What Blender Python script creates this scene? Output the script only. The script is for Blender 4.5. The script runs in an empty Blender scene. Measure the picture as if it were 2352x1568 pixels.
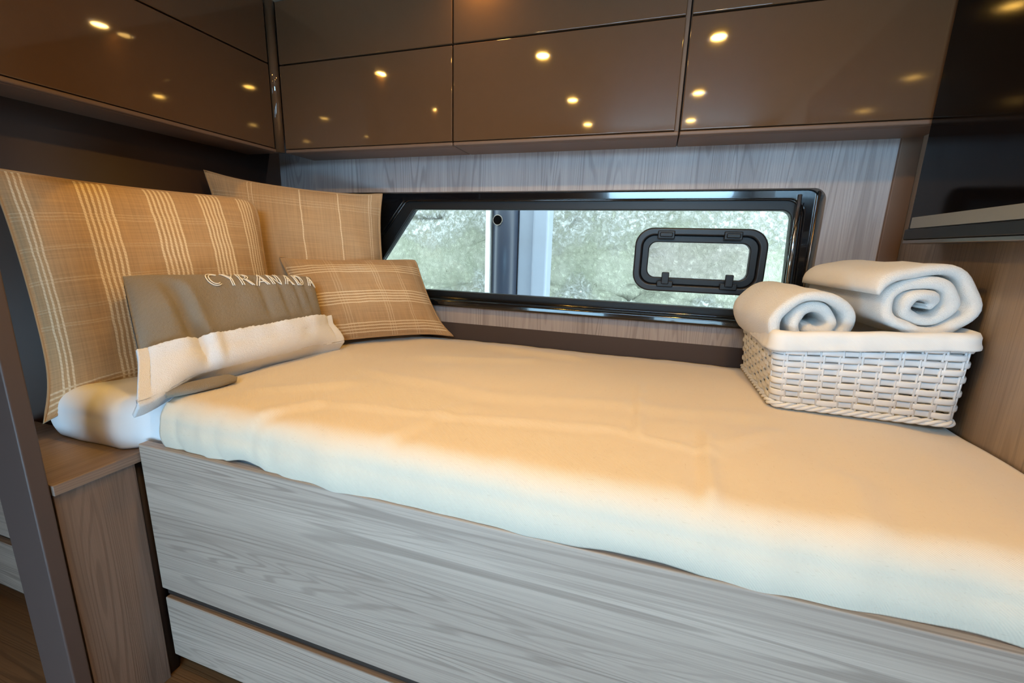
import bpy, math, random
from mathutils import Vector, Matrix, noise
random.seed(7)
S = bpy.context.scene
COL = S.collection
PI = math.pi

# ------------------------------------------------------------------ helpers
def V(*a): return Vector(a)

def srgb(r, g, b):
    f = lambda c: (c/255/12.92) if c/255 <= .04045 else ((c/255+.055)/1.055)**2.4
    return (f(r), f(g), f(b), 1)

def wloc(o):
    p = V(0, 0, 0)
    while o is not None:
        p = p + o.location; o = o.parent
    return p

class MB:
    """collects world-space geometry, links it as ONE mesh object"""
    def __init__(s): s.v = []; s.f = []; s.uv = None
    def add(s, vs, fs):
        b = len(s.v); s.v += [tuple(p) for p in vs]; s.f += [tuple(b+i for i in f) for f in fs]; return s
    def box(s, lo, hi):
        x0, y0, z0 = lo; x1, y1, z1 = hi
        if x0 > x1: x0, x1 = x1, x0
        if y0 > y1: y0, y1 = y1, y0
        if z0 > z1: z0, z1 = z1, z0
        vs = [(x, y, z) for x in (x0, x1) for y in (y0, y1) for z in (z0, z1)]
        return s.add(vs, [(0,1,3,2),(4,6,7,5),(0,4,5,1),(2,3,7,6),(0,2,6,4),(1,5,7,3)])
    def grid(s, pts, close_u=False, close_v=False):
        n = len(pts); m = len(pts[0]); b = len(s.v)
        for row in pts: s.v += [tuple(p) for p in row]
        for i in range(n if close_u else n-1):
            for j in range(m if close_v else m-1):
                i2 = (i+1) % n; j2 = (j+1) % m
                s.f.append((b+i*m+j, b+i2*m+j, b+i2*m+j2, b+i*m+j2))
        return s
    def tube(s, path, r, k=8, closed=False, flat=1.0, up=None, cap=True):
        path = [Vector(p) for p in path]; n = len(path); rings = []
        for i, p in enumerate(path):
            a = path[i-1] if (i > 0 or closed) else p
            c = path[(i+1) % n] if (i < n-1 or closed) else p
            t = (c-a).normalized()
            u = Vector(up) if up else (V(0,0,1) if abs(t.z) < .9 else V(1,0,0))
            x = t.cross(u).normalized(); y = x.cross(t).normalized()
            rr = r[i] if isinstance(r, (list, tuple)) else r
            rings.append([p + x*math.cos(2*PI*j/k)*rr*flat + y*math.sin(2*PI*j/k)*rr for j in range(k)])
        b = len(s.v)
        s.grid(rings, close_u=closed, close_v=True)
        if cap and not closed:
            s.f.append(tuple(b+j for j in range(k))); s.f.append(tuple(b+(n-1)*k+j for j in reversed(range(k))))
        return s
    def prism(s, outline, y0, y1):
        """outline: list of (x,z); extruded along y"""
        n = len(outline)
        vs = [(x, y0, z) for x, z in outline] + [(x, y1, z) for x, z in outline]
        fs = [tuple(range(n)), tuple(range(2*n-1, n-1, -1))] + [(i, i+n, (i+1) % n+n, (i+1) % n) for i in range(n)]
        return s.add(vs, fs)
    def ring(s, out, inn, y0, y1):
        """frame between two outlines with equal point counts, extruded along y"""
        n = len(out); b = len(s.v)
        for o in (out, inn):
            for y in (y0, y1): s.v += [(x, y, z) for x, z in o]
        O0, O1, I0, I1 = b, b+n, b+2*n, b+3*n
        for i in range(n):
            j = (i+1) % n
            s.f += [(O0+i, O0+j, I0+j, I0+i), (O1+i, I1+i, I1+j, O1+j), (O0+i, O1+i, O1+j, O0+j), (I0+i, I0+j, I1+j, I1+i)]
        return s
    def build(s, name, m, parent=None, bevel=0, seg=2, smooth=True, sub=0):
        me = bpy.data.meshes.new(name); off = wloc(parent) if parent else V(0,0,0)
        me.from_pydata([Vector(p)-off for p in s.v], [], s.f)
        if s.uv:
            L = me.uv_layers.new(name='UVMap')
            for lp in me.loops: L.data[lp.index].uv = s.uv[lp.vertex_index]
        me.update()
        import bmesh
        bm = bmesh.new(); bm.from_mesh(me); bmesh.ops.recalc_face_normals(bm, faces=bm.faces); bm.to_mesh(me); bm.free()
        me.materials.append(m)
        o = bpy.data.objects.new(name, me); COL.objects.link(o)
        if parent: o.parent = parent
        if smooth:
            for p in me.polygons: p.use_smooth = True
        if bevel:
            b = o.modifiers.new('bevel', 'BEVEL'); b.width = bevel; b.segments = seg; b.limit_method = 'ANGLE'; b.angle_limit = .6
            b.harden_normals = True
        elif smooth and sub == 0:
            pass
        if sub:
            q = o.modifiers.new('sub', 'SUBSURF'); q.levels = sub; q.render_levels = sub
        return o

def empty(name, loc):
    o = bpy.data.objects.new(name, None); o.location = loc; o.empty_display_size = .05; COL.objects.link(o); return o
def tag(o, label, cat, group=None, kind=None):
    o['label'] = label; o['category'] = cat
    if group: o['group'] = group
    if kind: o['kind'] = kind
    return o
def thing(name, loc, label, cat, group=None): return tag(empty(name, loc), label, cat, group)
def struct(o, label=None, cat=None):
    o['kind'] = 'structure'
    if label: o['label'] = label
    if cat: o['category'] = cat
    return o
def boxo(name, lo, hi, m, parent=None, bevel=.002): return MB().box(lo, hi).build(name, m, parent, bevel=bevel)

def rrect(x0, z0, x1, z1, r, k=8):
    pts = []
    for cx, cz, a0 in ((x1-r, z1-r, 0), (x0+r, z1-r, 90), (x0+r, z0+r, 180), (x1-r, z0+r, 270)):
        for i in range(k+1):
            a = math.radians(a0+90*i/k); pts.append((cx+r*math.cos(a), cz+r*math.sin(a)))
    return pts
def rpoly(pts, rad, k=8):
    """rounded polygon; pts counter-clockwise"""
    out = []; n = len(pts)
    for i in range(n):
        p = Vector(pts[i]); a = Vector(pts[i-1]); b = Vector(pts[(i+1) % n]); r = rad[i] if isinstance(rad, (list, tuple)) else rad
        u = (a-p).normalized(); w = (b-p).normalized(); ang = u.angle(w); d = r/math.tan(ang/2)
        c = p + (u+w).normalized()*(r/math.sin(ang/2)); s0 = p+u*d-c; s1 = p+w*d-c
        for t in range(k+1):
            f = t/k; q = (s0*(1-f)+s1*f)
            q = q.normalized()*r
            out.append(tuple(c+q))
    return out
def N3(p, sc=1.0): return noise.noise(Vector(p)*sc)
def sst(a, b, x):
    t = min(1, max(0, (x-a)/(b-a))); return t*t*(3-2*t)

# ------------------------------------------------------------------ materials
def newmat(name):
    m = bpy.data.materials.new(name); m.use_nodes = True
    nt = m.node_tree; b = nt.nodes['Principled BSDF']
    return m, nt, b
def nd(nt, t, **k):
    n = nt.nodes.new(t)
    for a, v in k.items():
        if a.startswith('i_'): n.inputs[a[2:].replace('_', ' ')].default_value = v
        else: setattr(n, a, v)
    return n
def math_(nt, op, a, b=None, c=None):
    n = nt.nodes.new('ShaderNodeMath'); n.operation = op
    for i, x in enumerate((a, b, c)):
        if x is None: continue
        if isinstance(x, (int, float)): n.inputs[i].default_value = x
        else: nt.links.new(x, n.inputs[i])
    return n.outputs[0]
def mixc(nt, f, a, b, mode='MIX'):
    n = nt.nodes.new('ShaderNodeMix'); n.data_type = 'RGBA'; n.blend_type = mode
    for idx, x in ((0, f), (6, a), (7, b)):
        if isinstance(x, (int, float)): n.inputs[idx].default_value = x
        elif isinstance(x, tuple): n.inputs[idx].default_value = x
        else: nt.links.new(x, n.inputs[idx])
    return n.outputs[2]
def ramp(nt, fac, stops):
    n = nt.nodes.new('ShaderNodeValToRGB'); e = n.color_ramp.elements
    while len(e) < len(stops): e.new(.5)
    for el, (p, c) in zip(e, stops):
        el.position = p; el.color = c if isinstance(c, tuple) else (c, c, c, 1)
    nt.links.new(fac, n.inputs[0]); return n.outputs[0]
def coords(nt, scale, kind='Object', rot=(0,0,0)):
    tc = nt.nodes.new('ShaderNodeTexCoord'); mp = nt.nodes.new('ShaderNodeMapping')
    mp.inputs['Scale'].default_value = scale; mp.inputs['Rotation'].default_value = rot
    nt.links.new(tc.outputs[kind], mp.inputs[0]); return mp.outputs[0]
def noise_(nt, vec, scale, detail=3, rough=.5, dist=0):
    n = nt.nodes.new('ShaderNodeTexNoise'); n.inputs['Scale'].default_value = scale; n.inputs['Detail'].default_value = detail
    n.inputs['Roughness'].default_value = rough; n.inputs['Distortion'].default_value = dist
    nt.links.new(vec, n.inputs['Vector']); return n.outputs[0]
def bump_(nt, bsdf, h, strength, dist=.002):
    n = nt.nodes.new('ShaderNodeBump'); n.inputs['Strength'].default_value = strength; n.inputs['Distance'].default_value = dist
    nt.links.new(h, n.inputs['Height']); nt.links.new(n.outputs[0], bsdf.inputs['Normal'])

def plain(name, col, rough=.5, metal=0, coat=0, spec=None):
    m, nt, b = newmat(name)
    b.inputs['Base Color'].default_value = col; b.inputs['Roughness'].default_value = rough; b.inputs['Metallic'].default_value = metal
    b.inputs['Coat Weight'].default_value = coat; b.inputs['Coat Roughness'].default_value = .03
    if spec is not None: b.inputs['Specular IOR Level'].default_value = spec
    v = coords(nt, (1,1,1)); n = noise_(nt, v, 35, 3)
    c2 = tuple(x*.86 for x in col[:3])+(1,)
    nt.links.new(mixc(nt, math_(nt, 'MULTIPLY', n, .5), col, c2), b.inputs['Base Color'])
    return m

def wood(name, axis, c_light, c_mid, c_dark, rough=.5, figure=1.0, contrast=.42):
    m, nt, b = newmat(name)
    along, across = .55, 14
    sc = {'X': (along, across, across), 'Y': (across, along, across), 'Z': (across, across, along)}[axis]
    v = coords(nt, sc)
    # slow wander of the grain so that lines bend round hidden knots
    wob = noise_(nt, coords(nt, tuple(x*.45 for x in sc)), 1.0, 2, .5)
    comb = nt.nodes.new('ShaderNodeVectorMath'); comb.operation = 'ADD'
    sh = nt.nodes.new('ShaderNodeVectorMath'); sh.operation = 'SCALE'; sh.inputs[0].default_value = (1,1,1)
    nt.links.new(math_(nt, 'MULTIPLY', wob, 2.2*figure), sh.inputs['Scale'])
    nt.links.new(v, comb.inputs[0]); nt.links.new(sh.outputs[0], comb.inputs[1])
    vv = comb.outputs[0]
    big = noise_(nt, vv, .8, 3, .55, .3)
    # growth rings: contour lines of a slow field, stretched along the grain
    field = noise_(nt, vv, .55, 2, .45, .15)
    rings = math_(nt, 'SINE', math_(nt, 'MULTIPLY', field, 230))
    patch = noise_(nt, vv, .9, 2)
    sc2 = {'X': (4, 330, 330), 'Y': (330, 4, 330), 'Z': (330, 330, 4)}[axis]
    fine = noise_(nt, coords(nt, sc2), 1.0, 2, .6)
    sc3 = {'X': (3, 110, 110), 'Y': (110, 3, 110), 'Z': (110, 110, 3)}[axis]
    streak = noise_(nt, coords(nt, sc3), 1.0, 3, .6)
    c = mixc(nt, ramp(nt, big, [(.3, 0.0), (.7, 1.0)]), c_light, c_mid)
    lm = math_(nt, 'MULTIPLY', ramp(nt, rings, [(.25, 0.0), (.9, 1.0)]), ramp(nt, patch, [(.35, .15), (.6, 1.0)]))
    c = mixc(nt, math_(nt, 'MULTIPLY', lm, contrast), c, c_dark)
    fm = ramp(nt, fine, [(.35, 1.0), (.55, 0.0)])
    c = mixc(nt, math_(nt, 'MULTIPLY', fm, .22), c, c_dark)
    c = mixc(nt, math_(nt, 'MULTIPLY', ramp(nt, streak, [(.33, 1.0), (.5, 0.0)]), .3*contrast), c, c_dark)
    nt.links.new(c, b.inputs['Base Color']); b.inputs['Roughness'].default_value = rough
    hgt = math_(nt, 'ADD', math_(nt, 'MULTIPLY', lm, -.7), math_(nt, 'MULTIPLY', fm, -.3))
    bump_(nt, b, hgt, .25, .0010)
    return m

OAK_L, OAK_M, OAK_D = srgb(188,171,157), srgb(166,149,136), srgb(110,94,83)
M = {}
M['oak_h'] = wood('pale_oak_lengthwise', 'X', OAK_L, OAK_M, OAK_D)
M['oak_v'] = wood('pale_oak_upright', 'Z', srgb(178,172,172), srgb(158,151,151), srgb(104,96,96), figure=.6)
M['oak_dv'] = wood('brown_oak_upright', 'Z', srgb(136,116,104), srgb(120,102,90), srgb(90,74,64), figure=1.1)
M['oak_r'] = wood('brown_oak_wall', 'Z', srgb(192,176,160), srgb(174,156,140), srgb(126,110,96), figure=.6)
M['oak_dh'] = wood('brown_oak_ledge', 'Y', srgb(152,136,124), srgb(134,116,106), srgb(96,80,72))
M['lacquer'] = plain('brown_gloss_lacquer', srgb(92,68,48), .05, 0, .35)
M['matte_brown'] = plain('matte_brown_trim', srgb(112,88,72), .5)
M['strip_brown'] = plain('dark_taupe_strip', srgb(70,58,54), .5)
M['post_brown'] = plain('dark_taupe_post', srgb(84,70,66), .5)
M['wall_dark'] = plain('dark_brown_wall', srgb(66,47,36), .6)
M['black_gloss'] = plain('black_gloss_frame', srgb(14,15,18), .12, 0, .6)
M['black_rubber'] = plain('black_rubber', srgb(16,16,17), .45)
M['hatch_plastic'] = plain('dark_grey_hatch_plastic', srgb(34,33,34), .38)
M['screen'] = plain('dark_screen', srgb(10,7,7), .10, 0, 0, .12)
M['hole_shade'] = plain('painted_hole_shade', srgb(6,7,9), .95, 0, 0, 0)  # near-black colour standing for the shade inside the hole
M['chrome'] = plain('chrome', srgb(220,220,222), .12, 1)
M['tv_reflection'] = plain('painted_grey_reflection', srgb(120,122,120), .4)  # grey of a reflection, painted as a colour
M['alu'] = plain('brushed_metal', srgb(150,140,132), .3, 1)
M['white_lam'] = plain('off_white_ceiling', srgb(214,196,172), .6)
M['floor'] = wood('brown_plank_floor', 'X', srgb(150,112,76), srgb(128,94,62), srgb(92,66,44), .5)
M['base_dark'] = plain('dark_plinth', srgb(66,54,48), .6)

def cloth(name, col, freq=900, bump=.25, fleck=0.0, fleck_col=None, twill=True, sheen=.3, coord='Object', rough=.9):
    m, nt, b = newmat(name)
    v = coords(nt, (1,1,1), coord)
    n1 = noise_(nt, v, 6, 3)
    c = mixc(nt, math_(nt, 'MULTIPLY', n1, .35), col, tuple(x*.88 for x in col[:3])+(1,))
    if fleck:
        sl = noise_(nt, coords(nt, (60, 420, 420), coord), 1, 2, .6); sl2 = noise_(nt, coords(nt, (420, 60, 420), coord), 1, 2, .6)
        k = math_(nt, 'ADD', ramp(nt, sl, [(.66, 0.0), (.74, 1.0)]), ramp(nt, sl2, [(.66, 0.0), (.74, 1.0)]))
        c = mixc(nt, math_(nt, 'MULTIPLY', k, fleck), c, fleck_col)
    nt.links.new(c, b.inputs['Base Color'])
    b.inputs['Roughness'].default_value = rough; b.inputs['Specular IOR Level'].default_value = .15
    b.inputs['Sheen Weight'].default_value = sheen; b.inputs['Sheen Roughness'].default_value = .5
    if twill:
        w = nt.nodes.new('ShaderNodeTexWave'); w.wave_type = 'BANDS'; w.bands_direction = 'DIAGONAL'
        w.inputs['Scale'].default_value = freq/10; w.inputs['Distortion'].default_value = .8; w.inputs['Detail'].default_value = 1
        nt.links.new(v, w.inputs['Vector']); h = w.outputs[1]
    else:
        h = noise_(nt, v, freq, 3, .7)
    bump_(nt, b, h, bump, .001 if twill else .003)
    return m
M['spread'] = cloth('cream_linen_cover', srgb(226,213,193), 1500, .3, .22, srgb(170,140,100))
M['sheet'] = cloth('white_cotton_sheet', srgb(244,246,250), 1800, .12)
M['terry_white'] = cloth('white_terry', srgb(248,248,250), 420, .9, twill=False, sheen=.6)
M['terry_cream'] = cloth('cream_terry', srgb(240,238,234), 420, .9, twill=False, sheen=.6)
M['terry_taupe'] = cloth('taupe_terry', srgb(146,135,119), 420, .9, twill=False, sheen=.25)
M['liner'] = cloth('cream_cotton_liner', srgb(236,234,230), 1600, .15)
M['thread'] = cloth('cream_thread', srgb(250,246,238), 900, .2, twill=False)
M['wicker'] = plain('white_painted_wicker', srgb(236,238,240), .42)

def plaid(name, base, line, vert, horiz, faint_h=()):
    """vert / horiz: (centre, number of lines, spacing, line width, strength) in cushion UV"""
    m, nt, b = newmat(name)
    tc = nt.nodes.new('ShaderNodeTexCoord'); sp = nt.nodes.new('ShaderNodeSeparateXYZ'); nt.links.new(tc.outputs['UV'], sp.inputs[0])
    # slight waver of hand-woven threads
    nv = noise_(nt, tc.outputs['UV'], 9, 2); wv = math_(nt, 'MULTIPLY', math_(nt, 'SUBTRACT', nv, .5), .012)
    U = math_(nt, 'ADD', sp.outputs[0], wv); W = math_(nt, 'ADD', sp.outputs[1], wv)
    def cluster(co, c, n, s, w, k):
        d = math_(nt, 'SUBTRACT', co, c-(n-1)*s/2-s/2)
        inside = math_(nt, 'MULTIPLY', math_(nt, 'GREATER_THAN', d, 0), math_(nt, 'LESS_THAN', d, n*s))
        fr = math_(nt, 'ABSOLUTE', math_(nt, 'SUBTRACT', math_(nt, 'FRACT', math_(nt, 'DIVIDE', d, s)), .5))
        ln = math_(nt, 'LESS_THAN', fr, .5*w/s)
        return math_(nt, 'MULTIPLY', math_(nt, 'MULTIPLY', inside, ln), k)
    tot = None
    for c in vert:
        x = cluster(U, *c); tot = x if tot is None else math_(nt, 'MAXIMUM', tot, x)
    for c in horiz:
        x = cluster(W, *c); tot = x if tot is None else math_(nt, 'MAXIMUM', tot, x)
    # stitches break the lines into beads
    bead = math_(nt, 'MULTIPLY_ADD', math_(nt, 'SINE', math_(nt, 'MULTIPLY', math_(nt, 'ADD', U, W), 420)), .18, .82)
    tot = math_(nt, 'MULTIPLY', tot, bead)
    fl = noise_(nt, coords(nt, (3, 160, 1), 'UV'), 1, 2); fl2 = noise_(nt, coords(nt, (160, 3, 1), 'UV'), 1, 2)
    thr = math_(nt, 'MULTIPLY', math_(nt, 'ADD', fl, fl2), .5)
    c = mixc(nt, ramp(nt, thr, [(.35, 0.0), (.65, 1.0)]), tuple(x*.82 for x in base[:3])+(1,), tuple(min(1, x*1.12) for x in base[:3])+(1,))
    c = mixc(nt, tot, c, line)
    nt.links.new(c, b.inputs['Base Color']); b.inputs['Roughness'].default_value = .92
    b.inputs['Specular IOR Level'].default_value = .12; b.inputs['Sheen Weight'].default_value = .15
    wv1 = math_(nt, 'MULTIPLY', math_(nt, 'SINE', math_(nt, 'MULTIPLY', sp.outputs[0], 700)), math_(nt, 'SINE', math_(nt, 'MULTIPLY', sp.outputs[1], 700)))
    hgt = math_(nt, 'ADD', math_(nt, 'MULTIPLY', wv1, .3), math_(nt, 'MULTIPLY', tot, .8))
    bump_(nt, b, hgt, .5, .0012)
    return m
TAN, CREAM = srgb(186,154,116), srgb(234,218,188)
M['plaid_big'] = plaid('tan_weave_broad_stripes', TAN, CREAM,
    [(.06,3,.017,.007,.85), (.29,6,.019,.009,1), (.53,6,.019,.009,1), (.745,6,.018,.009,1), (.925,5,.017,.008,1)],
    [(.045,4,.018,.007,.7), (.33,2,.012,.004,.3), (.40,2,.012,.004,.25), (.52,2,.012,.004,.3), (.66,2,.012,.004,.25), (.80,3,.015,.004,.3)])
M['plaid_back'] = plaid('tan_weave_thin_lines', srgb(186,156,120), CREAM,
    [(.22,2,.022,.005,.7), (.50,1,.02,.007,.95), (.73,1,.02,.007,.95), (.93,2,.014,.005,.7)],
    [(.88,3,.02,.004,.35), (.30,3,.02,.004,.35)])
M['plaid_small'] = plaid('tan_weave_plaid', srgb(184,154,118), CREAM,
    [(.30,3,.02,.005,.35), (.60,3,.018,.005,.5), (.78,2,.018,.005,.45), (.93,3,.014,.004,.4)],
    [(.82,4,.033,.012,.95), (.45,5,.033,.012,1), (.10,4,.033,.012,.95)])

def glass_mat(name, tint=(1,1,1,1)):
    m = bpy.data.materials.new(name); m.use_nodes = True; nt = m.node_tree; nt.nodes.clear()
    out = nt.nodes.new('ShaderNodeOutputMaterial'); tr = nt.nodes.new('ShaderNodeBsdfTransparent'); tr.inputs[0].default_value = tint
    gl = nt.nodes.new('ShaderNodeBsdfGlossy'); gl.inputs['Roughness'].default_value = .01
    fr = nt.nodes.new('ShaderNodeFresnel'); fr.inputs['IOR'].default_value = 1.45
    mx = nt.nodes.new('ShaderNodeMixShader')
    nt.links.new(fr.outputs[0], mx.inputs[0]); nt.links.new(tr.outputs[0], mx.inputs[1]); nt.links.new(gl.outputs[0], mx.inputs[2])
    nt.links.new(mx.outputs[0], out.inputs[0]); return m
M['glass'] = glass_mat('window_glass', (.93,.98,.97,1))
M['hatch_glass'] = glass_mat('hatch_glass', (.97,.93,.97,1))

def emit(name, col, strength):
    m = bpy.data.materials.new(name); m.use_nodes = True; nt = m.node_tree; nt.nodes.clear()
    out = nt.nodes.new('ShaderNodeOutputMaterial'); e = nt.nodes.new('ShaderNodeEmission')
    e.inputs[0].default_value = col; e.inputs[1].default_value = strength; nt.links.new(e.outputs[0], out.inputs[0]); return m
M['lamp'] = emit('lit_lamp_lens', (1,.80,.5,1), 20)

# weathered quay wall: pale lime bloom over grey-green stone
def quay():
    m, nt, b = newmat('weathered_quay_stone')
    v = coords(nt, (1,1,1)); sp = nt.nodes.new('ShaderNodeSeparateXYZ'); nt.links.new(v, sp.inputs[0])
    big = noise_(nt, v, 1.6, 4, .6, .4); mid = noise_(nt, v, 6, 5, .65); fin = noise_(nt, v, 34, 5, .75, .6)
    c = mixc(nt, ramp(nt, big, [(.35, 0.0), (.65, 1.0)]), srgb(164,170,150), srgb(192,196,176))
    c = mixc(nt, ramp(nt, mid, [(.4, 0.0), (.7, .6)]), c, srgb(214,216,202))
    # a rough bloom of white growth along the top and along the tide line
    zz = math_(nt, 'ADD', sp.outputs[2], math_(nt, 'MULTIPLY', math_(nt, 'SUBTRACT', big, .5), .9))
    up = ramp(nt, math_(nt, 'ADD', math_(nt, 'MULTIPLY', zz, 1), .5), [(.50, 0.0), (.62, 1.0)])
    lo = ramp(nt, math_(nt, 'ADD', math_(nt, 'MULTIPLY', zz, 1), .8), [(.42, 1.0), (.52, 0.0)])
    grow = math_(nt, 'MULTIPLY', math_(nt, 'MAXIMUM', up, lo), ramp(nt, fin, [(.40, 0.0), (.56, 1.0)]))
    c = mixc(nt, grow, c, srgb(240,244,240))
    dark = ramp(nt, noise_(nt, v, 15, 4, .7), [(.28, 1.0), (.36, 0.0)])
    c = mixc(nt, math_(nt, 'MULTIPLY', dark, .55), c, srgb(92,92,74))
    nt.links.new(c, b.inputs['Base Color']); b.inputs['Roughness'].default_value = .9
    bump_(nt, b, math_(nt, 'ADD', math_(nt, 'MULTIPLY', grow, .8), math_(nt, 'ADD', mid, fin)), 1.0, .05)
    return m
M['quay'] = quay()
M['pile_dark'] = plain('dark_blue_steel', srgb(52,60,76), .35)
M['pile_grey'] = plain('pale_grey_steel', srgb(158,168,184), .5)
M['pile_white'] = plain('white_rubbing_strip', srgb(240,242,240), .5)

# ------------------------------------------------------------------ sizes (metres, window wall is y = 0, eye level z = 0)
XR, XL = .66, -1.56
FZ, CZ = -1.15, .83
YB = -2.35

# ------------------------------------------------------------------ room shell
struct(MB().box((-2.6, YB-.1, FZ-.05), (XR+.1, .12, FZ)).build('floor', M['floor'], smooth=False))
struct(MB().box((-2.6, YB-.1, CZ), (XR+.1, .12, CZ+.06)).build('ceiling', M['white_lam'], smooth=False))
# window wall with an opening
OX0, OX1, OZ0, OZ1 = -1.47, .462, -.224, .195
open_out = rpoly([(OX1, OZ1), (OX0, OZ1), (OX0, OZ0), (OX1, OZ0)], .035)
w = MB()
k = len(open_out)
def wall_hole(mb, outline, x0, z0, x1, z1, ya, yb):
    """wall slab with a hole: four quads fans from outline to the rectangle"""
    n = len(outline); b = len(mb.v)
    rect = []
    for (x, z) in outline:
        # project outward to the rectangle
        cx, cz = (outline[0][0]+outline[n//2][0])/2, (outline[0][1]+outline[n//2][1])/2
        dx, dz = x-cx, z-cz
        tx = ((x1-cx)/dx if dx > 0 else (x0-cx)/dx) if abs(dx) > 1e-9 else 1e9
        tz = ((z1-cz)/dz if dz > 0 else (z0-cz)/dz) if abs(dz) > 1e-9 else 1e9
        t = min(tx, tz); rect.append((cx+dx*t, cz+dz*t))
    # snap nearest to the corners
    for c in ((x0,z0),(x0,z1),(x1,z0),(x1,z1)):
        i = min(range(n), key=lambda i: (rect[i][0]-c[0])**2+(rect[i][1]-c[1])**2); rect[i] = c
    mb.ring(rect, outline, ya, yb)
wall_hole(w, open_out, XL-.1, -.304, XR+.1, CZ, 0, .11)
struct(w.build('wall_back', M['oak_v'], smooth=False))
struct(MB().box((XL-.1, 0, FZ), (XR+.1, .11, -.304)).build('trim_1', M['strip_brown'], smooth=False))
struct(boxo('wall_right', (XR, YB, FZ), (XR+.1, .0, CZ), M['oak_r'], None, 0))
struct(boxo('trim_2', (.612, -.012, -.30), (XR, 0, .325), M['matte_brown'], None, .002))
# left wall behind the bed head, ends just before the ledge
struct(boxo('wall_left', (XL-.06, -.935, FZ), (XL, 0, CZ), M['wall_dark'], None, 0))
struct(boxo('wall_aisle', (-2.6, YB, FZ), (-2.5, 0, CZ), M['wall_dark'], None, 0))
# wall behind the photographer and an unseen window added to bring cool daylight
bo = rpoly([(.58, .76), (-.48, .76), (-.48, .40), (.58, .40)], .05)
w = MB(); wall_hole(w, bo, -2.6, -.47, XR+.1, CZ, YB-.1, YB)
w.box((-2.6, YB-.1, FZ), (-1.15, YB, -.47)).box((-.35, YB-.1, FZ), (.0, YB, -.47)).box((.62, YB-.1, FZ), (XR+.1, YB, -.47))
struct(w.build('wall_front', M['oak_v'], smooth=False))
w2 = struct(MB().ring(bo, rpoly([(.55,.73),(-.45,.73),(-.45,.43),(.55,.43)], .04), YB-.08, YB-.02).build('unseen_window_2', M['black_gloss']))
MB().prism(rpoly([(.55,.73),(-.45,.73),(-.45,.43),(.55,.43)], .04), YB-.056, YB-.052).build('window_pane', M['glass'], w2, smooth=False)  # pane of the added unseen window

for nm, xa, xb in (('added_opening_1', -1.15, -.35), ('added_opening_2', .0, .62)):  # low glazed openings, unseen, added to light the bed front
    d1 = struct(MB().ring(rrect(xa, FZ+.005, xb, -.47, .02), rrect(xa+.04, FZ+.045, xb-.04, -.51, .02), YB-.08, YB-.03).build(nm, M['black_gloss']))
    MB().prism(rrect(xa+.04, FZ+.045, xb-.04, -.51, .02), YB-.058, YB-.052).build('added_opening_pane', M['glass'], d1, smooth=False)
# post at the end of the ledge
struct(boxo('trim_3', (-1.232, -1.118, FZ), (-1.118, -1.088, CZ), M['post_brown'], None, .004),
       'dark taupe upright post in front of the ledge at far left', 'post')

# ------------------------------------------------------------------ window over the bed
GX = rpoly([(.392, .135), (-.945, .135), (-1.19, -.185), (.405, -.185)], [.03, .02, .02, .02])   # glass opening
FX = rpoly([(.418, .168), (-.975, .168), (-1.30, -.212), (.430, -.212)], [.05, .03, .03, .03])
win = empty('window_1', ((OX0+OX1)/2, .05, OZ0)); struct(win)
MB().ring(rpoly([(OX1-.008, OZ1), (OX0, OZ1), (OX0, OZ0), (OX1-.008, OZ0)], .03), FX, .03, .10).build('outer_frame', M['black_gloss'], win, bevel=.004)
MB().ring(FX, GX, .048, .085).build('inner_frame', M['black_rubber'], win, bevel=.004)
MB().tube([(x, .047, z) for x, z in FX], .0045, 8, closed=True).build('seal_bead', M['black_gloss'], win)
MB().box((OX0+.05, -.022, OZ0-.014), (OX1-.02, .048, OZ0+.012)).build('window_sill', M['black_gloss'], win, bevel=.008, seg=4)
pane = MB().prism(GX, .066, .070).build('window_pane', M['glass'], win, smooth=False)
# small opening hatch set in the pane
HX0, HZ0, HX1, HZ1 = -.07, -.135, .337, .077
hat = empty('opening_hatch', ((HX0+HX1)/2, .05, HZ0)); hat.parent = win; hat.location = hat.location - win.location
def hrr(d, r): return rrect(HX0+d, HZ0+d, HX1-d, HZ1-d, r, 10)
MB().ring(hrr(0, .06), hrr(.024, .04), .022, .066).build('outer_ring', M['hatch_plastic'], hat, bevel=.006, seg=3)
MB().ring(hrr(.024, .04), hrr(.047, .026), .036, .066).build('inner_ring', M['black_rubber'], hat, bevel=.004, seg=3)
MB().prism(hrr(.047, .026), .052, .056).build('hatch_pane', M['hatch_glass'], hat, smooth=False)
for hx in (.028, .231):
    MB().box((hx-.027, .012, HZ1-.036), (hx+.027, .026, HZ1-.010)).box((hx-.020, .006, HZ1-.030), (hx+.020, .014, HZ1-.016)).build('hinge', M['black_rubber'], hat, bevel=.003)
for hx in (.038, .235):
    MB().box((hx-.026, .012, HZ0+.016), (hx+.026, .024, HZ0+.036)).box((hx-.012, .006, HZ0+.026), (hx+.012, .022, HZ0+.066)).build('latch', M['black_rubber'], hat, bevel=.003)
# tube and cord of the blind at the right of the opening
MB().tube([(.400, .028, .180), (.403, .028, 0), (.408, .028, -.205)], .0065, 10).build('blind_guide', M['chrome'], win)
MB().tube([(.412, .022, .155), (.392, .022, .04), (.395, .022, -.19)], .0018, 6).build('blind_cord', M['black_gloss'], win)
MB().box((.446, .012, -.215), (.450, .03, .19)).build('frame_strip', M['alu'], win)

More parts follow.
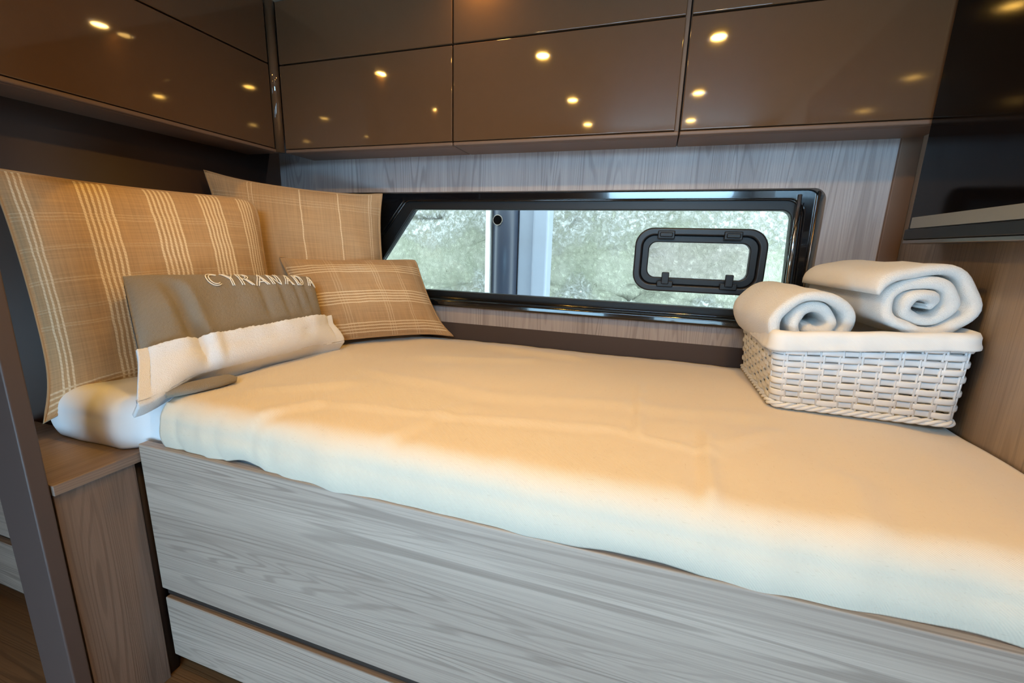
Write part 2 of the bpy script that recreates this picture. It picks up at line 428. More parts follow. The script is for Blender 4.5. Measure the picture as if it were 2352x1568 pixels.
# ------------------------------------------------------------------ overhead cabinets
CF = -.15           # front of the cabinets on the window wall
LF = -1.40          # front of the cabinets on the left wall
ZB, ZM = .322, .622
def cab_back(x0, x1, label, gx):
    t = thing('overhead_cabinet', ((x0+x1)/2, CF/2, ZB), label, 'cabinet', 'overhead cabinets on the window wall')
    boxo('cabinet_body', (x0+.001, CF+.022, ZB), (x1-.001, -.001, CZ-.001), M['matte_brown'], t, .003)
    MB().box((x0+.001, CF+.001, ZB), (x1-.001, CF+.022, ZB+.012)).build('bottom_rail', M['matte_brown'], t, bevel=.004)
    g = .0022
    boxo('door', (x0+g, CF, ZB+.0135), (x1-g-gx, CF+.019, ZM-g), M['lacquer'], t, .0028)
    boxo('door', (x0+g, CF, ZM+g), (x1-g-gx, CF+.019, CZ-.004), M['lacquer'], t, .0028)
    return t
cab_back(-1.378, -.676, 'brown gloss overhead cabinet on the window wall beside the corner', 0)
cab_back(-.676, .031, 'brown gloss overhead cabinet in the middle of the window wall', .010)
cab_back(.031, XR-.002, 'brown gloss overhead cabinet on the window wall nearest the television', 0)
t = thing('overhead_cabinet', ((LF+XL)/2, -.5, ZB), 'dark brown gloss overhead cabinet on the left wall above the striped cushion', 'cabinet')
boxo('cabinet_body', (XL+.001, -1.6, ZB), (LF-.022, -.152, CZ-.001), M['matte_brown'], t, .003)
MB().box((LF-.022, -1.6, ZB), (LF-.001, -.152, ZB+.012)).build('bottom_rail', M['matte_brown'], t, bevel=.004)
boxo('door', (LF-.019, -1.6, ZB+.0135), (LF, -.174, ZM-.0022), M['lacquer'], t, .0028)
boxo('door', (LF-.019, -1.6, ZM+.0022), (LF, -.174, CZ-.004), M['lacquer'], t, .0028)
struct(MB().tube([(LF+.003, -.1535, ZB+.002), (LF+.003, -.1535, CZ-.001)], .017, 20).build('trim_4', M['lacquer']),
       'rounded brown upright strip in the corner between the cabinets', 'trim')

# ------------------------------------------------------------------ ceiling downlights
def downlight(x, y, label):
    t = thing('downlight', (x, y, CZ), label, 'ceiling light', 'ceiling downlights')
    ring = []
    for i in range(28):
        a = 2*PI*i/28; ring.append([(x+math.cos(a)*r, y+math.sin(a)*r, CZ-z) for r, z in ((.040,.0005), (.040,.004), (.036,.006), (.030,.005), (.028,.001))])
    MB().grid(ring, close_u=True).build('bezel', M['chrome'], t)
    MB().add([(x+math.cos(2*PI*i/24)*.028, y+math.sin(2*PI*i/24)*.028, CZ-.002) for i in range(24)], [tuple(range(24))]).build('lens', M['lamp'], t, smooth=False)
    return t
dl = downlight(-.556, -.81, 'round ceiling downlight above the bed')
def copy_tree(o, loc):
    c = o.copy(); COL.objects.link(c); c.location = loc
    for ch in o.children:
        d = ch.copy(); COL.objects.link(d); d.parent = c
    return c
LAMPS = [(-.556, -.81), (-1.40, -.82), (.155, -.81), (-.573, -.196), (-1.40, -1.42), (-.534, -1.42), (.137, -1.45), (-.522, -1.93), (.134, -1.97)]
for x, y in LAMPS[1:]: copy_tree(dl, (x, y, CZ))
KW = {(-.556,-.81): 4.1, (-1.40,-.82): 2.2, (.155,-.81): 4.6, (-.573,-.196): .8}
for x, y in LAMPS:
    L = bpy.data.lights.new('downlight_beam', 'AREA'); L.shape = 'DISK'; L.size = .05; L.energy = KW.get((x, y), 2.0); L.color = (1, .535, .085)
    L.spread = math.radians(165)
    o = bpy.data.objects.new('downlight_beam', L); o.location = (x, y, CZ-.004); COL.objects.link(o)

# ------------------------------------------------------------------ berth: base, drawer, mattress, cover
PY = -.93
berth = thing('berth_base', (-.25, -.45, FZ), 'pale oak berth base with a deep front panel and drawer under the cream cover', 'bed base')
boxo('base_body', (-1.118, -.905, FZ+.07), (XR-.002, -.002, -.505), M['base_dark'], berth, 0)
boxo('plinth', (-1.10, -.86, FZ+.001), (XR-.002, -.4, FZ+.07), M['base_dark'], berth, 0)
fp = MB().box((-1.112, PY, -.872), (XR-.002, PY+.022, -.477)).build('front_panel', M['oak_h'], berth, bevel=.003)
fd = MB().box((-1.106, PY, -1.075), (XR-.002, PY+.022, -.898)).build('drawer', M['oak_h'], berth, bevel=.003)
boxo('drawer_rail', (-1.112, PY+.012, -.898), (XR-.002, PY+.024, -.872), M['base_dark'], berth, 0)

# creases in the cover, each a soft ridge along a line on the bed
CR = [((-.005,-.40), (.002,-.70), .012, .006), ((.13,-.66), (.112,-.90), .013, .007), ((-.66,-.80), (-.02,-.70), .014, .0045),
      ((-.03,-.715), (.14,-.745), .012, .0045), ((.14,-.72), (.27,-.59), .02, .005), ((-.78,-.93), (-.69,-.80), .018, .006),
      ((-.86,-.95), (-.66,-.91), .016, .006), ((-.70,-.35), (-.35,-.25), .03, .004), ((-.55,-.12), (-.2,-.16), .03, .005),
      ((-.9,-.80), (-.72,-.66), .025, .005), ((-.45,-.90), (-.40,-.70), .02, .004), ((.30,-.95), (.34,-.75), .03, .004),
      ((-.35,-.60), (.25,-.50), .03, .0035), ((-.75,-.55), (-.35,-.60), .025, .004)]
def crease(x, y):
    h = 0; K_ = 1.15
    for (a, b, wd, am) in CR:
        ax, ay = a; bx, by = b; dx, dy = bx-ax, by-ay; L2 = dx*dx+dy*dy
        t = ((x-ax)*dx+(y-ay)*dy)/L2
        e = sst(-.18, .12, t)*(1-sst(.88, 1.18, t))
        d = ((x-ax)*dy-(y-ay)*dx)/math.sqrt(L2) + .012*N3((x*7, y*7, 3))
        h += K_*am*e*(math.exp(-(d/wd)**2) - .55*math.exp(-((d-wd*1.6)/wd)**2))
    return h
def bed_profile(front, ztop, zbot, n=90, r=.055):
    """list of (y, z, s): from the wall over the front edge and down"""
    out = []
    yf = front
    for i in range(n):
        y = -.004 + (yf+r+.004)*i/(n-1); out.append((y, 0.0, 0.0))
    m = 14
    for i in range(1, m+1):
        a = PI/2*i/m; out.append((yf+r - r*math.sin(a), -(r-r*math.cos(a)), i/m))
    k = 14; h = ztop-r-zbot
    for i in range(1, k+1):
        f = i/k; out.append((yf + .012*math.sin(PI*f)*-.6 + .008*f, -r-h*f, 1.0))
    return out
def bed_surface(x0, x1, nx, front_f, ztop, zbot_f, off, wr=1.0):
    rows = []
    for i in range(nx+1):
        x = x0+(x1-x0)*i/nx
        pr = bed_profile(front_f(x), ztop, zbot_f(x))
        row = []
        for (y, dz, s) in pr:
            crown = -.012*(1-sst(0, .10, -y)) - .010*(1-sst(0, .16, x1-x)) if off else -.01*(1-sst(0, .1, -y))
            z = ztop+dz+crown*(1-s)
            h = wr*(crease(x, y) + .0035*N3((x*3.2, y*4.2, .3)) + .0022*N3((x*9, y*8, 1.7)) + .0012*N3((x*22, y*15, 4)))
            pl_ = sum(a_*math.exp(-((x-x_+.02*N3((z*9, x_, 1)))/w_)**2) for x_, w_, a_ in ((-.985,.010,.006),(-.90,.014,-.006),(-.86,.010,.005),(-.735,.012,-.006),(-.70,.012,.005),(-.55,.03,-.004),(-.2,.04,.004),(.18,.03,-.004),(.42,.05,.005)))
            hs = wr*(pl_*.55+.0055*N3((x*6, z*3, 5)) + .004*N3((x*15, z*5, 8)))
            z += h*(1-s)
            yy = y + (hs*s if s > 0 else 0) - h*s*.3
            row.append((x, yy, z))
        rows.append(row)
    return rows
def left_front(x): return -.900 - .046*(1-sst(-1.17, -1.10, x)) + .24*(1-sst(-1.56, -1.36, x))**1.6
def left_bot(x): return -.497
mt = thing('mattress', (-.45, -.45, -.50), 'mattress in a white fitted sheet showing at the left end of the bed', 'mattress')
rows = bed_surface(-1.55, XR-.006, 220, left_front, -.369, left_bot, 0, .7)
mb = MB().grid(rows)
# close the underside and ends
b = len(mb.v); m_ = len(rows[0]); n_ = len(rows)
mb.v += [(r[0][0], r[0][1], -.497) for r in rows]
for i in range(n_-1): mb.f.append((i*m_+m_-1, (i+1)*m_+m_-1, b+i+1, b+i)); mb.f.append((i*m_, b+i, b+i+1, (i+1)*m_))
mb.f.append(tuple(range(m_))+(b,)); mb.f.append(tuple((n_-1)*m_+j for j in reversed(range(m_)))+(b+n_-1,))
mb.build('sheeted_mattress', M['sheet'], mt)
cv = thing('bed_cover', (-.19, -.45, -.36), 'cream linen cover spread flat over the bed with soft creases', 'bedspread')
def cov_front(x): return -.926 + .006*N3((x*2.1, 1, 2)) - .010*math.exp(-((x+.2)/.35)**2)
def cov_bot(x): return -.482 + .010*N3((x*3.3, 4, 1)) + .012*math.exp(-((x-.05)/.12)**2) + .016*math.exp(-((x+.80)/.05)**2)
rows = bed_surface(-1.035, XR-.004, 300, cov_front, -.358, cov_bot, 1)
for i, r in enumerate(rows):      # the hem at the left end wavers and lies down on the sheet
    f = (1-sst(0, 14, i))
    for j, p in enumerate(r):
        r[j] = (p[0] + f*.012*N3((p[1]*6, p[2]*6, 2)) , p[1]+f*.003*(1 if j > 95 else 0), p[2]-f*f*.004*(1 if j < 95 else 0))
cvo = MB().grid(rows).build('cover_cloth', M['spread'], cv)
sol = cvo.modifiers.new('thick', 'SOLIDIFY'); sol.thickness = .003; sol.offset = -1

# ------------------------------------------------------------------ ledge beside the bed, neighbouring drawers
LX = -1.118
sc_ = thing('ledge_cabinet', (-1.3, -1.0, FZ), 'brown oak ledge cabinet beside the left end of the berth', 'cabinet')
def hprism(mb, poly, z0, z1):
    n = len(poly); return mb.add([(x, y, z0) for x, y in poly]+[(x, y, z1) for x, y in poly],
        [tuple(range(n)), tuple(range(2*n-1, n-1, -1))]+[(i, i+n, (i+1) % n+n, (i+1) % n) for i in range(n)])
lp = [(LX+.004, -.906), (LX+.004, -1.086), (-1.20, -1.086), (XL+.001, -.945), (XL+.001, -.906)]
lb = [(LX-.006, -.936), (LX-.006, -1.084), (-1.20, -1.080), (XL+.001, -.960), (XL+.001, -.958)]
hprism(MB(), lp, -.524, -.500).build('ledge_top', M['oak_dh'], sc_, bevel=.002)
boxo('end_filler', (LX-.06, -.935, FZ+.001), (LX-.016, -.907, -.525), M['base_dark'], sc_, 0)
hprism(MB(), lb, FZ+.001, -.5245).build('side_panel', M['oak_dv'], sc_, bevel=.002)
dr = thing('drawer_unit', (-1.95, -.7, FZ), 'off white drawer unit beyond the dark post at far left', 'drawers')
boxo('unit_body', (-2.45, -.925, FZ+.09), (XL-.064, -.5, -.44), M['base_dark'], dr, 0)
boxo('drawer', (-2.45, -.945, -.88), (XL-.066, -.926, -.44), M['oak_h'], dr, .003)
boxo('drawer', (-2.45, -.945, -1.07), (XL-.066, -.926, -.905), M['oak_h'], dr, .003)
boxo('plinth', (-2.45, -.90, FZ+.001), (XL-.064, -.5, FZ+.09), M['base_dark'], dr, 0)

# ------------------------------------------------------------------ television
tv = thing('television', (.63, -.7, .046), 'black flat television fixed to the right wall above the basket', 'television')
boxo('tv_body', (.605, -1.25, .050), (.652, -.156, .70), M['black_rubber'], tv, .004)
boxo('screen', (.602, -1.24, .074), (.606, -.166, .69), M['screen'], tv, .001)
boxo('bottom_bezel', (.599, -1.25, .046), (.612, -.156, .072), M['black_rubber'], tv, .003)
boxo('reflection_strip', (.5995, -1.235, .073), (.604, -.178, .100), M['tv_reflection'], tv, .001)['label'] = 'pale grey painted reflection along the lower edge'  # added plate whose grey paints a reflection low in the screen
boxo('metal_lip', (.600, -1.25, .036), (.640, -.156, .0455), M['alu'], tv, .002)
boxo('wall_bracket', (.651, -.9, .2), (.6595, -.5, .5), M['base_dark'], tv, .0)

# ------------------------------------------------------------------ cushions
def cushion(name, BL, BR, TR, TL, T, m, label, seed, ears=(0,0,0,0), ndir=None, n=64, concave=.05, pu=2.4, wr=.009):
    BL, BR, TR, TL = map(Vector, (BL, BR, TR, TL))
    nrm = (BR-BL).cross(TL-BL).normalized()
    c = (BL+BR+TR+TL)/4
    t = thing(name, (c.x, c.y, min(BL.z, BR.z)), label, 'cushion', 'tan striped cushions')
    def mid(u, v):
        a, b = 2*u-1, 2*v-1
        a2 = a*(1-concave*(1-b*b)*abs(a)); b2 = b*(1-concave*(1-a*a)*abs(b))
        rc = .055*(abs(a)*abs(b))**9; a2 -= math.copysign(rc, a); b2 -= math.copysign(rc, b)   # softly rounded corners
        for (sa, sb), e in zip(((-1,-1),(1,-1),(1,1),(-1,1)), ears):
            kk = (max(0, a*sa)*max(0, b*sb))**7*e; a2 += sa*kk; b2 += sb*kk
        u2, v2 = (a2+1)/2, (b2+1)/2
        return (BL*(1-u2)+BR*u2)*(1-v2)+(TL*(1-u2)+TR*u2)*v2
    def surf(u, v, side):
        a, b = 2*u-1, 2*v-1
        th = T*(max(0, 1-abs(a)**pu)*max(0, 1-abs(b)**pu))**.68
        w_ = wr*N3((u*3+seed, v*3, side))+wr*.6*N3((u*8+seed, v*6, side+3))
        edge = min(1, 6*min(u, 1-u, v, 1-v))
        # puckers that run in from the corners
        rad = math.hypot(1-abs(a), 1-abs(b)); ang = math.atan2(1-abs(b), 1-abs(a)+1e-6)
        pk = .006*math.sin(ang*9+seed)*math.exp(-(rad/.45)**2)*edge
        return mid(u, v)+nrm*side*(th+(w_+pk)*edge)
    mb = MB(); uv = []
    for side in (1, -1):
        pts = [[surf(i/n, j/n, side) for j in range(n+1)] for i in range(n+1)]
        mb.grid(pts); uv += [(i/n, j/n) for i in range(n+1) for j in range(n+1)]
    mb.uv = uv
    o = mb.build('cushion_cover', m, t)
    wd = o.modifiers.new('weld', 'WELD'); wd.merge_threshold = .0004
    # piping seam round the edge
    loop = [mid(i/40, 0) for i in range(40)]+[mid(1, i/40) for i in range(40)]+[mid(1-i/40, 1) for i in range(40)]+[mid(0, 1-i/40) for i in range(40)]
    MB().tube(loop, .0035, 6, closed=True).build('edge_seam', M['seam'], t)
    return t, mid
M['seam'] = cloth('tan_seam', srgb(178,147,110), 900, .2, twill=False)
c1, mid1 = cushion('cushion', (-1.36,-.945,-.415), (-1.16,-.45,-.345), (-1.25,-.415,.125), (-1.485,-.918,.140), .10, M['plaid_big'],
        'large tan cushion with broad bands of cream stripes leaning behind the taupe towel', 1, (.16,.0,.0,.06), concave=.03, pu=2.5)
c2, mid2 = cushion('cushion', (-1.40,-.42,-.345), (-.985,-.075,-.345), (-1.035,-.05,.175), (-1.50,-.375,.215), .088, M['plaid_back'],
        'tan cushion with thin single cream lines standing in the corner behind the others', 5, (.0,.0,.09,.09))
c3, mid3 = cushion('cushion', (-1.095,-.395,-.345), (-.755,-.050,-.338), (-.895,-.028,-.062), (-1.245,-.345,-.060), .066, M['plaid_small'],
        'small oblong tan plaid cushion leaning below the window', 9, (.02,.16,.03,.06))

# ------------------------------------------------------------------ taupe towel folded round a pillow
BL, BR, TR, TL = V(-1.075,-.915,-.335), V(-1.02,-.405,-.335), V(-1.07,-.40,-.118), V(-1.225,-.84,-.098)
tn = (BR-BL).cross(TL-BL).normalized()
def tw_mid(u, v): return (BL*(1-u)+BR*u)*(1-v)+(TL*(1-u)+TR*u)*v
def tw(u, v, side=1, off=0):
    a, b = 2*u-1, 2*v-1
    th = .058*max(0, 1-abs(a)**5)**.5*max(0, 1-abs(b)**3)**.5
    e = min(1, 8*min(u, 1-u, v, 1-v)); e = max(e, 0)
    wr = .006*N3((u*4, v*3, 2+side))+.004*N3((u*11, v*4, 7))
    wr += -.016*math.exp(-((u-.13-.10*(1-v))/.035)**2)*(1-sst(.75, .95, v)) + .008*math.exp(-((u-.20-.08*(1-v))/.03)**2)*(1-sst(.8, 1, v))
    for q, uu in enumerate((.60, .72, .82, .90)): wr += -.006*math.exp(-((u-uu-.05*(.5-v))/.018)**2)*sst(.3, .5, v)*(1-sst(.85, 1, v))
    p = tw_mid(u, v)+tn*side*(th+wr*e)+tn*off*side
    p.z += -.015*abs(a)**8*0
    return p
twl = thing('folded_towel', (-1.08, -.66, -.36), 'taupe towel folded round a pillow with a turned up white hem and pale lettering', 'towel')
n = 220; mb = MB()
def fuzz(p, a=.0014): return p + V(N3(p, 300), N3(p+V(3,1,2), 300), N3(p+V(7,5,1), 300))*a
for side in (1, -1): mb.grid([[fuzz(tw(i/n, j/130, side)) if 0 < i < n and 0 < j < 130 else tw(i/n, j/130, side) for j in range(131)] for i in range(n+1)])
o = mb.build('towel_body', M['terry_taupe'], twl); o.modifiers.new('weld', 'WELD').merge_threshold = .0005
# white hem turned up over the lower third
def band(u, s):
    """s 0 = upper edge on the front, 1 = tucked below"""
    vt = .27 - .02*math.sin(u*4) + .07*u
    uu = u*1.06-.03
    uc = min(.985, max(.015, uu))
    v = vt*(1-s/.8) if s < .8 else 0
    if s < .8:
        p = tw(uc, max(v, .02), 1, .010)
    else:
        f = (s-.8)/.2; p = tw(uc, .02, 1, .010)*(1-f)+(tw(uc, .02, -1, .004)+V(0,0,-.012))*f
    low = sst(.25, .8, s)
    p = p + (tw_mid(1, .3)-tw_mid(0, .3)).normalized()*((uu-uc)*.55)
    p = p + tn*(.012*low+.006*N3((u*5, s*3, 1))) + V(0,0,-.010*low)
    p = p + V(.03, -.035, -.03)*low*(1-sst(0, .22, u))          # left corner sags over the edge of the bed
    p = p + V(.02, .015, .0)*low*sst(.85, 1, u)
    return p
o = MB().grid([[fuzz(band(i/240, j/90), .0006*min(1, i/12, (240-i)/12)) for j in range(91)] for i in range(241)]).build('white_hem', M['terry_white'], twl)
o['label'] = 'white turned up hem'
sd = o.modifiers.new('thick', 'SOLIDIFY'); sd.thickness = .009; sd.offset = 1
pth = [(-1.035,-.905,-.350), (-1.015,-.86,-.348), (-1.0,-.81,-.347), (-.992,-.775,-.346), (-.992,-.765,-.346)]
MB().tube(pth, [.010,.012,.012,.010,.004], 16, flat=2.6).build('lower_fold', M['terry_taupe'], twl)
# embroidered letters, double strokes
def arc(cx, cy, rx, ry, a0, a1, k=12): return [(cx+rx*math.cos(math.radians(a0+(a1-a0)*i/k)), cy+ry*math.sin(math.radians(a0+(a1-a0)*i/k))) for i in range(k+1)]
GL = {
 'C': [arc(.45,.5,.42,.5,50,310), arc(.47,.5,.30,.38,50,310)],
 'Y': [[(0,1),(.33,.5),(.33,0)], [(.66,1),(.33,.5)], [(.13,1),(.43,.56),(.43,0)]],
 'R': [[(0,0),(0,1),(.35,1)]+arc(.35,.75,.22,.25,90,-90,8)+[(.1,.5)], [(.12,0),(.12,.88),(.33,.88)]+arc(.33,.75,.12,.13,90,-90,6), [(.28,.5),(.62,0)], [(.40,.5),(.74,0)]],
 'A': [[(0,0),(.36,1),(.72,0)], [(.14,0),(.38,.7),(.60,0)], [(.2,.3),(.55,.3)]],
 'N': [[(0,0),(0,1),(.6,0),(.6,1)], [(.12,0),(.12,.66)], [(.48,1),(.48,.36)]],
 'D': [[(0,0),(0,1),(.2,1)]+arc(.2,.5,.45,.5,90,-90,14)+[(0,0)], [(.12,.12),(.12,.88),(.2,.88)]+arc(.2,.5,.32,.38,90,-90,12)+[(.12,.12)]],
}
mb = MB(); pen = 0; W = 'CYRANADA'; adv = {'C': .98, 'Y': .86, 'R': .92, 'A': .90, 'N': .84, 'D': .86}
tot = sum(adv[c] for c in W)
for ch in W:
    for st in GL[ch]:
        P = []
        for i in range(len(st)-1):
            (x0, y0), (x1, y1) = st[i], st[i+1]; k = max(1, int(math.hypot(x1-x0, y1-y0)/.12))
            P += [(x0+(x1-x0)*q/k, y0+(y1-y0)*q/k) for q in range(k)]
        P.append(st[-1])
        path = [tw(.315+(pen+x)/tot*.68, .785+.175*y, 1, .003) for x, y in P]
        mb.tube(path, .0015, 6, up=tn)
    pen += adv[ch]
o = mb.build('embroidered_lettering', M['thread'], twl); o['label'] = 'cream embroidered lettering'

# ------------------------------------------------------------------ basket with rolled towels
BX0, BX1, BY0, BY1, BZ0, BZ1 = .294, .640, -.438, -.065, -.352, -.172
bk = thing('wicker_basket', ((BX0+BX1)/2, (BY0+BY1)/2, BZ0), 'white woven basket with a cream cloth liner at the right end of the bed', 'basket')
RC = .022
def bk_path(z, out=0.0, n_per=None):
    """closed rounded rectangle at height z, list of (point, outward normal, arc length)"""
    f = (z-BZ0)/(BZ1-BZ0); g = .010*f+out
    x0, x1, y0, y1 = BX0-g-.004*f, BX1+g*.3, BY0-g*.5, BY1+g*.5
    lift = lambda x: f*(-.008+.026*(x-BX0)/(BX1-BX0))
    pts = []; r = RC+out
    segs = []
    step = .004
    def line(ax, ay, bx, by, nx, ny):
        L = math.hypot(bx-ax, by-ay); k = max(2, round(L/step))
        for i in range(k): t = i/k; pts.append((V(ax+(bx-ax)*t, ay+(by-ay)*t, z), V(nx, ny, 0)))
    def corner(cx, cy, a0):
        k = 8
        for i in range(k): a = math.radians(a0+90*i/k); pts.append((V(cx+r*math.cos(a), cy+r*math.sin(a), z), V(math.cos(a), math.sin(a), 0)))
    line(x0+r, y0, x1-r, y0, 0, -1); corner(x1-r, y0+r, -90)
    line(x1, y0+r, x1, y1-r, 1, 0); corner(x1-r, y1-r, 0)
    line(x1-r, y1, x0+r, y1, 0, 1); corner(x0+r, y1-r, 90)
    line(x0, y1-r, x0, y0+r, -1, 0); corner(x0+r, y0+r, 180)
    out_ = []; s = 0
    for p, q in pts: p.z += lift(p.x)
    for i, (p, q) in enumerate(pts):
        if i: s += (p-pts[i-1][0]).length
        out_.append((p, q, s))
    L = s+(pts[0][0]-pts[-1][0]).length
    return out_, L
ROWS = 11; NS = 40       # rows of weave, stakes round the basket
rh = (BZ1-BZ0-.018)/ROWS
mb = MB()
for r_ in range(ROWS):
    z = BZ0+.016+rh*(r_+.5)
    path, L = bk_path(z)
    rings = []
    for p, q, s in path:
        ph = s/L*NS*PI + (r_ % 2)*PI
        amp = math.sin(ph); amp = math.copysign(abs(amp)**.75, amp)
        c = p+q*(.0024*amp+.001*N3((s*30, r_, 1)))
        hw = rh*.485; th = .0016
        dz = .0012*N3((s*18, r_*3.3, 6))
        rings.append([c+q*th*.4+V(0,0,hw+dz), c+q*th*1.3+V(0,0,hw*.5+dz), c+q*th*1.3+V(0,0,-hw*.5+dz), c+q*th*.4+V(0,0,-hw+dz), c-q*th+V(0,0,-hw*.6+dz), c-q*th+V(0,0,hw*.6+dz)])
    mb.grid(rings, close_u=True, close_v=True)
mb.build('woven_strips', M['wicker'], bk)
mb = MB()
lo_, Ll = bk_path(BZ0+.006); hi_, Lh = bk_path(BZ1)
for kk in range(NS):
    for d in (-.0034, .0034):
        pa = []
        for (pth_, L_, z) in ((lo_, Ll, BZ0+.004), (hi_, Lh, BZ1)):
            s = ((kk+.0)/NS*L_+d) % L_
            i = min(range(len(pth_)), key=lambda i: abs(pth_[i][2]-s)); pa.append(pth_[i][0]+(pth_[(i+1) % len(pth_)][0]-pth_[i][0]).normalized()*(s-pth_[i][2]))
        mb.tube([pa[0], pa[0]*.5+pa[1]*.5, pa[1]], .0025, 6)
mb.build('stakes', M['wicker'], bk)
mb = MB(); path, L = bk_path(BZ0+.008, .001)
for ph in (0, 2.1, 4.2):
    mb.tube([p+q*.0045*math.cos(s/L*NS*PI*1.0+ph)+V(0,0,.0045*math.sin(s/L*NS*PI*1.0+ph)) for p, q, s in path], .0042, 6, closed=True)
mb.build('braided_base', M['wicker'], bk)
boxo('basket_floor', (BX0+.004, BY0+.004, BZ0+.004), (BX1-.004, BY1-.004, BZ0+.010), M['wicker'], bk, 0)
# liner folded over the rim
pa, L = bk_path(BZ1, .0)
rings = []
for p, q, s in pa:
    u = s/L
    drop = .034-.010*(p.x-BX0)/(BX1-BX0)+.004*N3((s*9, 2, 2))+.030*math.exp(-((s-(L-.13))/.10)**2)*0
    left = 1 if q.x < -.7 else 0
    wv = .003*N3((s*14, 0, 1))+.002*N3((s*40, 0, 3))
    sec = []
    for t_ in range(15):
        f = t_/14
        if f < .25: o_, z_ = -.010, -.10*(1-f/.25)-.004
        elif f < .5:
            a = PI*(f-.25)/.25; o_, z_ = -.001-.009*math.cos(a), .010*math.sin(a)
        else:
            g = (f-.5)/.5; o_, z_ = .0085+.0025*g+.004*N3((s*16, g*2, 4))*g, -drop*g
        sec.append(p+q*(o_+wv*(1 if f > .3 else 0))+V(0, 0, z_+.002*N3((s*20, f*2, 9))))
    rings.append(sec)
o = MB().grid(rings, close_u=True).build('cloth_liner', M['liner'], bk)
sd = o.modifiers.new('thick', 'SOLIDIFY'); sd.thickness = .003; sd.offset = 0

def roll(name, c, axis, length, turns, r0, pitch, th, sx, sz, tail, label, m, seed, a_end, lean=0):
    """rolled towel: a thick ribbon wound in a flattened spiral, axis points from the front end to the back"""
    t = thing(name, (c[0], c[1], c[2]-sz*(r0+pitch*turns)), label, 'towel', 'rolled towels in the basket')
    ax = Vector(axis).normalized(); zz = V(0,0,1); sx_ = zz.cross(ax)*-1
    sx_.normalize(); up = ax.cross(sx_)*-1
    if up.z < 0: up = -up
    n = int(turns*44); rings = []
    prof = []
    for i in range(9):      # rounded front edge, outer face, rounded back edge, inner face
        a = PI*i/8; prof.append((-math.sin(a)*.5*th, math.cos(a)*.5*th, 0))
    K = 10
    for i in range(n+1):
        ph = a_end-2*PI*turns*(1-i/n); f = i/n
        r = r0+pitch*turns*f
        wob = 1+.13*N3((math.cos(ph)*1.3+seed, math.sin(ph)*1.3, f*turns*.7))
        cx, cz = math.cos(ph)*r*sx*wob, math.sin(ph)*r*sz*wob
        # local outward normal
        nx, nz = math.cos(ph)/sx, math.sin(ph)/sz; l = math.hypot(nx, nz); nx, nz = nx/l, nz/l
        st = .012*N3((f*turns*1.1, seed, 1))+.006*math.sin(ph*1.3+seed)-.010*(1-f)*-1
        tt = th*(1+.18*N3((f*turns*3, seed, 5)))
        if f > .97: tt *= max(.25, 1-((f-.97)/.03)**2*.75)
        if f < .02: tt *= max(.3, f/.02)
        sec = []
        def P(a, h):
            jit = .0035*N3((f*turns*5+seed, a*14, h*60))
            return Vector(c)+ax*(a+st)+sx_*(cx+nx*(h+jit))+up*(cz+nz*(h+jit))
        A0, A1 = 0, length
        for q in range(7): b_ = PI/2+PI*q/6; sec.append(P(A0+tt*.5+math.cos(b_)*tt*.5, math.sin(b_)*tt*.5))
        for q in range(1, K): sec.append(P(A0+tt*.5+(length-tt)*q/K, -tt*.5))
        for q in range(7): b_ = -PI/2+PI*q/6; sec.append(P(A1-tt*.5+math.cos(b_)*tt*.5, math.sin(b_)*tt*.5))
        for q in range(1, K): sec.append(P(A1-tt*.5-(length-tt)*q/K, tt*.5))
        rings.append(sec)
    mb = MB().grid(rings, close_v=True); kk = len(rings[0])
    mb.f.append(tuple(range(kk))); mb.f.append(tuple(n*kk+j for j in reversed(range(kk))))
    o = mb.build('towel_roll', m, t)
    return t
roll('rolled_towel', (.366, -.415, -.152), (-.10, 1, 0), .32, 2.15, .014, .0275, .025, 1.24, 1.04, 0,
     'cream rolled towel in the basket, smaller and nearer the window', M['terry_cream'], 2.0, PI*1.42)
roll('rolled_towel', (.554, -.425, -.094), (-.14, 1, .0), .34, 2.6, .010, .0270, .025, 1.25, 1.0, 0,
     'cream rolled towel in the basket, bigger and nearer the right wall', M['terry_cream'], 6.0, PI*.93)

# ------------------------------------------------------------------ outside: quay wall and mooring pile
qw = MB()
nq, nr = 120, 60
rows = []
for i in range(nq+1):
    x = -5+9*i/nq
    rows.append([(x, 1.75+.05*N3((x*1.1, j*.12, 1))+.03*N3((x*4, j*.4, 2))-.10*(1-sst(-.52, -.40, -2+3.6*j/nr+.06*N3((x*3, 0, 1)))), -2+3.6*j/nr) for j in range(nr+1)])
qo = qw.grid(rows).build('quay_wall', M['quay']); sq = qo.modifiers.new('thick', 'SOLIDIFY'); sq.thickness = .4; sq.offset = -1
tag(qo, 'pale weathered stone quay wall seen through the window', 'stone wall', kind='structure')
pl = thing('mooring_pile', (-.78, 1.0, -2.0), 'dark steel mooring pile with a hole and pale flange outside the window', 'pile')
MB().tube([(-.875, 1.0, -2), (-.875, 1.0, 1.5)], .082, 24).build('steel_tube', M['pile_dark'], pl)
MB().box((-.79, .98, -2), (-.665, 1.06, 1.5)).build('web', M['pile_grey'], pl, bevel=.01)
MB().box((-.70, .955, -2), (-.60, 1.08, 1.5)).build('flange', M['pile_grey'], pl, bevel=.02)
MB().box((-.982, .93, -2), (-.952, 1.02, 1.5)).build('rubbing_strip', M['pile_white'], pl, bevel=.004)
hz = .150; hx = -.90
MB().tube([(hx+math.cos(2*PI*i/28)*.027, .917, hz+math.sin(2*PI*i/28)*.027) for i in range(28)], .0035, 8, closed=True).build('hole_rim', M['alu'], pl)
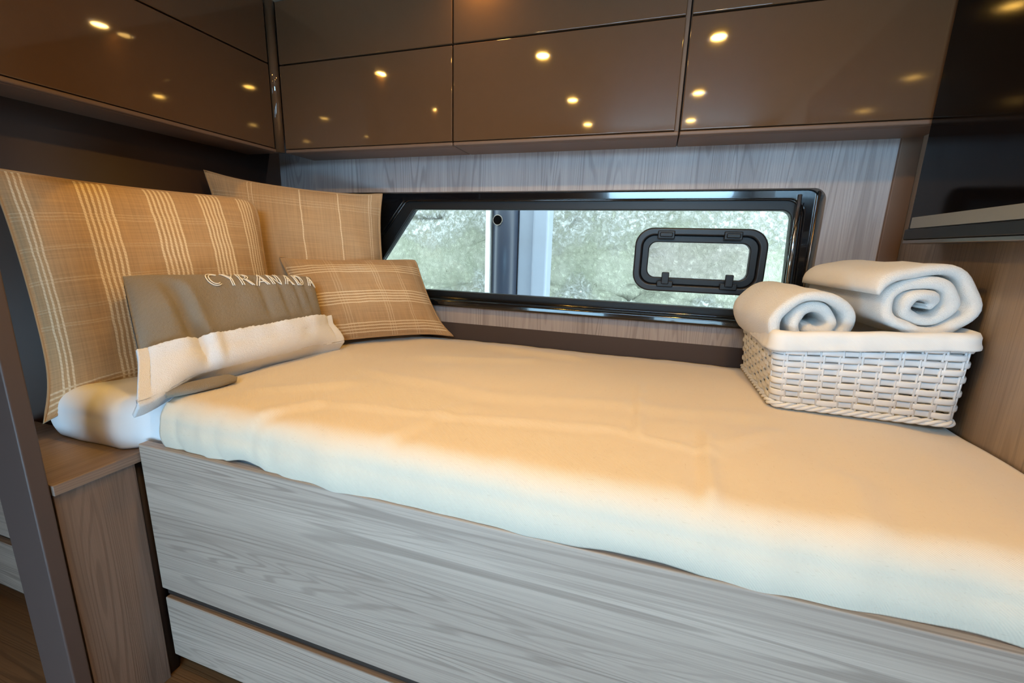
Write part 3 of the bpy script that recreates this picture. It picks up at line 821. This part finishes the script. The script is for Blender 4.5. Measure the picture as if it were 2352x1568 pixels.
MB().tube([(hx, .914, hz), (hx, .95, hz)], .026, 28, up=(0,0,1)).build('hole_shade_plug', M['hole_shade'], pl)  # solid plug, coloured dark as the shade of a hollow

# ------------------------------------------------------------------ daylight
wd = bpy.data.worlds.new('daylight'); S.world = wd; wd.use_nodes = True
nt = wd.node_tree; bg = nt.nodes['Background']
sky = nt.nodes.new('ShaderNodeTexSky'); sky.sky_type = 'HOSEK_WILKIE' if 'HOSEK_WILKIE' in [e.identifier for e in sky.bl_rna.properties['sky_type'].enum_items] else 'NISHITA'
sky.sun_direction = (0.2, -.4, .9); sky.turbidity = 6
mx = nt.nodes.new('ShaderNodeMix'); mx.data_type = 'RGBA'; mx.inputs[0].default_value = .9
mx.inputs[7].default_value = (.80, .93, 1.0, 1)
nt.links.new(sky.outputs[0], mx.inputs[6]); nt.links.new(mx.outputs[2], bg.inputs[0]); bg.inputs[1].default_value = 6.5
for (sz, px, pz, en, red) in (((.72, .58), -.75, -.80, 18, .28), ((.54, .58), .31, -.80, 8, .28), ((1.0, .28), .06, .58, 25, .38)):  # area lamps added outside the unseen openings as cool fill
    L = bpy.data.lights.new('opening_fill', 'AREA'); L.shape = 'RECTANGLE'; L.size, L.size_y = sz; L.energy = en; L.color = (red, .50+red*.4, 1.0)
    o = bpy.data.objects.new('opening_fill', L); o.location = (px, YB-.12, pz); COL.objects.link(o)
    o.rotation_euler = Vector((0, 1, 0)).to_track_quat('-Z', 'Y').to_euler()

# ------------------------------------------------------------------ camera
cam = bpy.data.cameras.new('camera'); cam.sensor_width = 36; cam.lens = 989.746*36/2352; cam.clip_start = .01
co = bpy.data.objects.new('camera', cam); COL.objects.link(co)
yaw, pit, rol = (math.radians(v) for v in (-17.74557, 12.41117, 1.71922))
fwd = V(math.sin(yaw)*math.cos(pit), math.cos(yaw)*math.cos(pit), -math.sin(pit)); rt = V(math.cos(yaw), -math.sin(yaw), 0); up = rt.cross(fwd)
r2 = rt*math.cos(rol)+up*math.sin(rol); u2 = up*math.cos(rol)-rt*math.sin(rol)
co.matrix_world = Matrix(((r2.x, u2.x, -fwd.x, 0), (r2.y, u2.y, -fwd.y, -1.55), (r2.z, u2.z, -fwd.z, 0), (0, 0, 0, 1)))
S.camera = co
S.view_settings.view_transform = 'Standard'; S.view_settings.look = 'None'; S.view_settings.gamma = 1; S.view_settings.use_curve_mapping = False
S.view_settings.exposure = 0
S.cycles.use_denoising = True
S.cycles.max_bounces = 10; S.cycles.transparent_max_bounces = 12; S.cycles.caustics_reflective = False; S.cycles.caustics_refractive = False
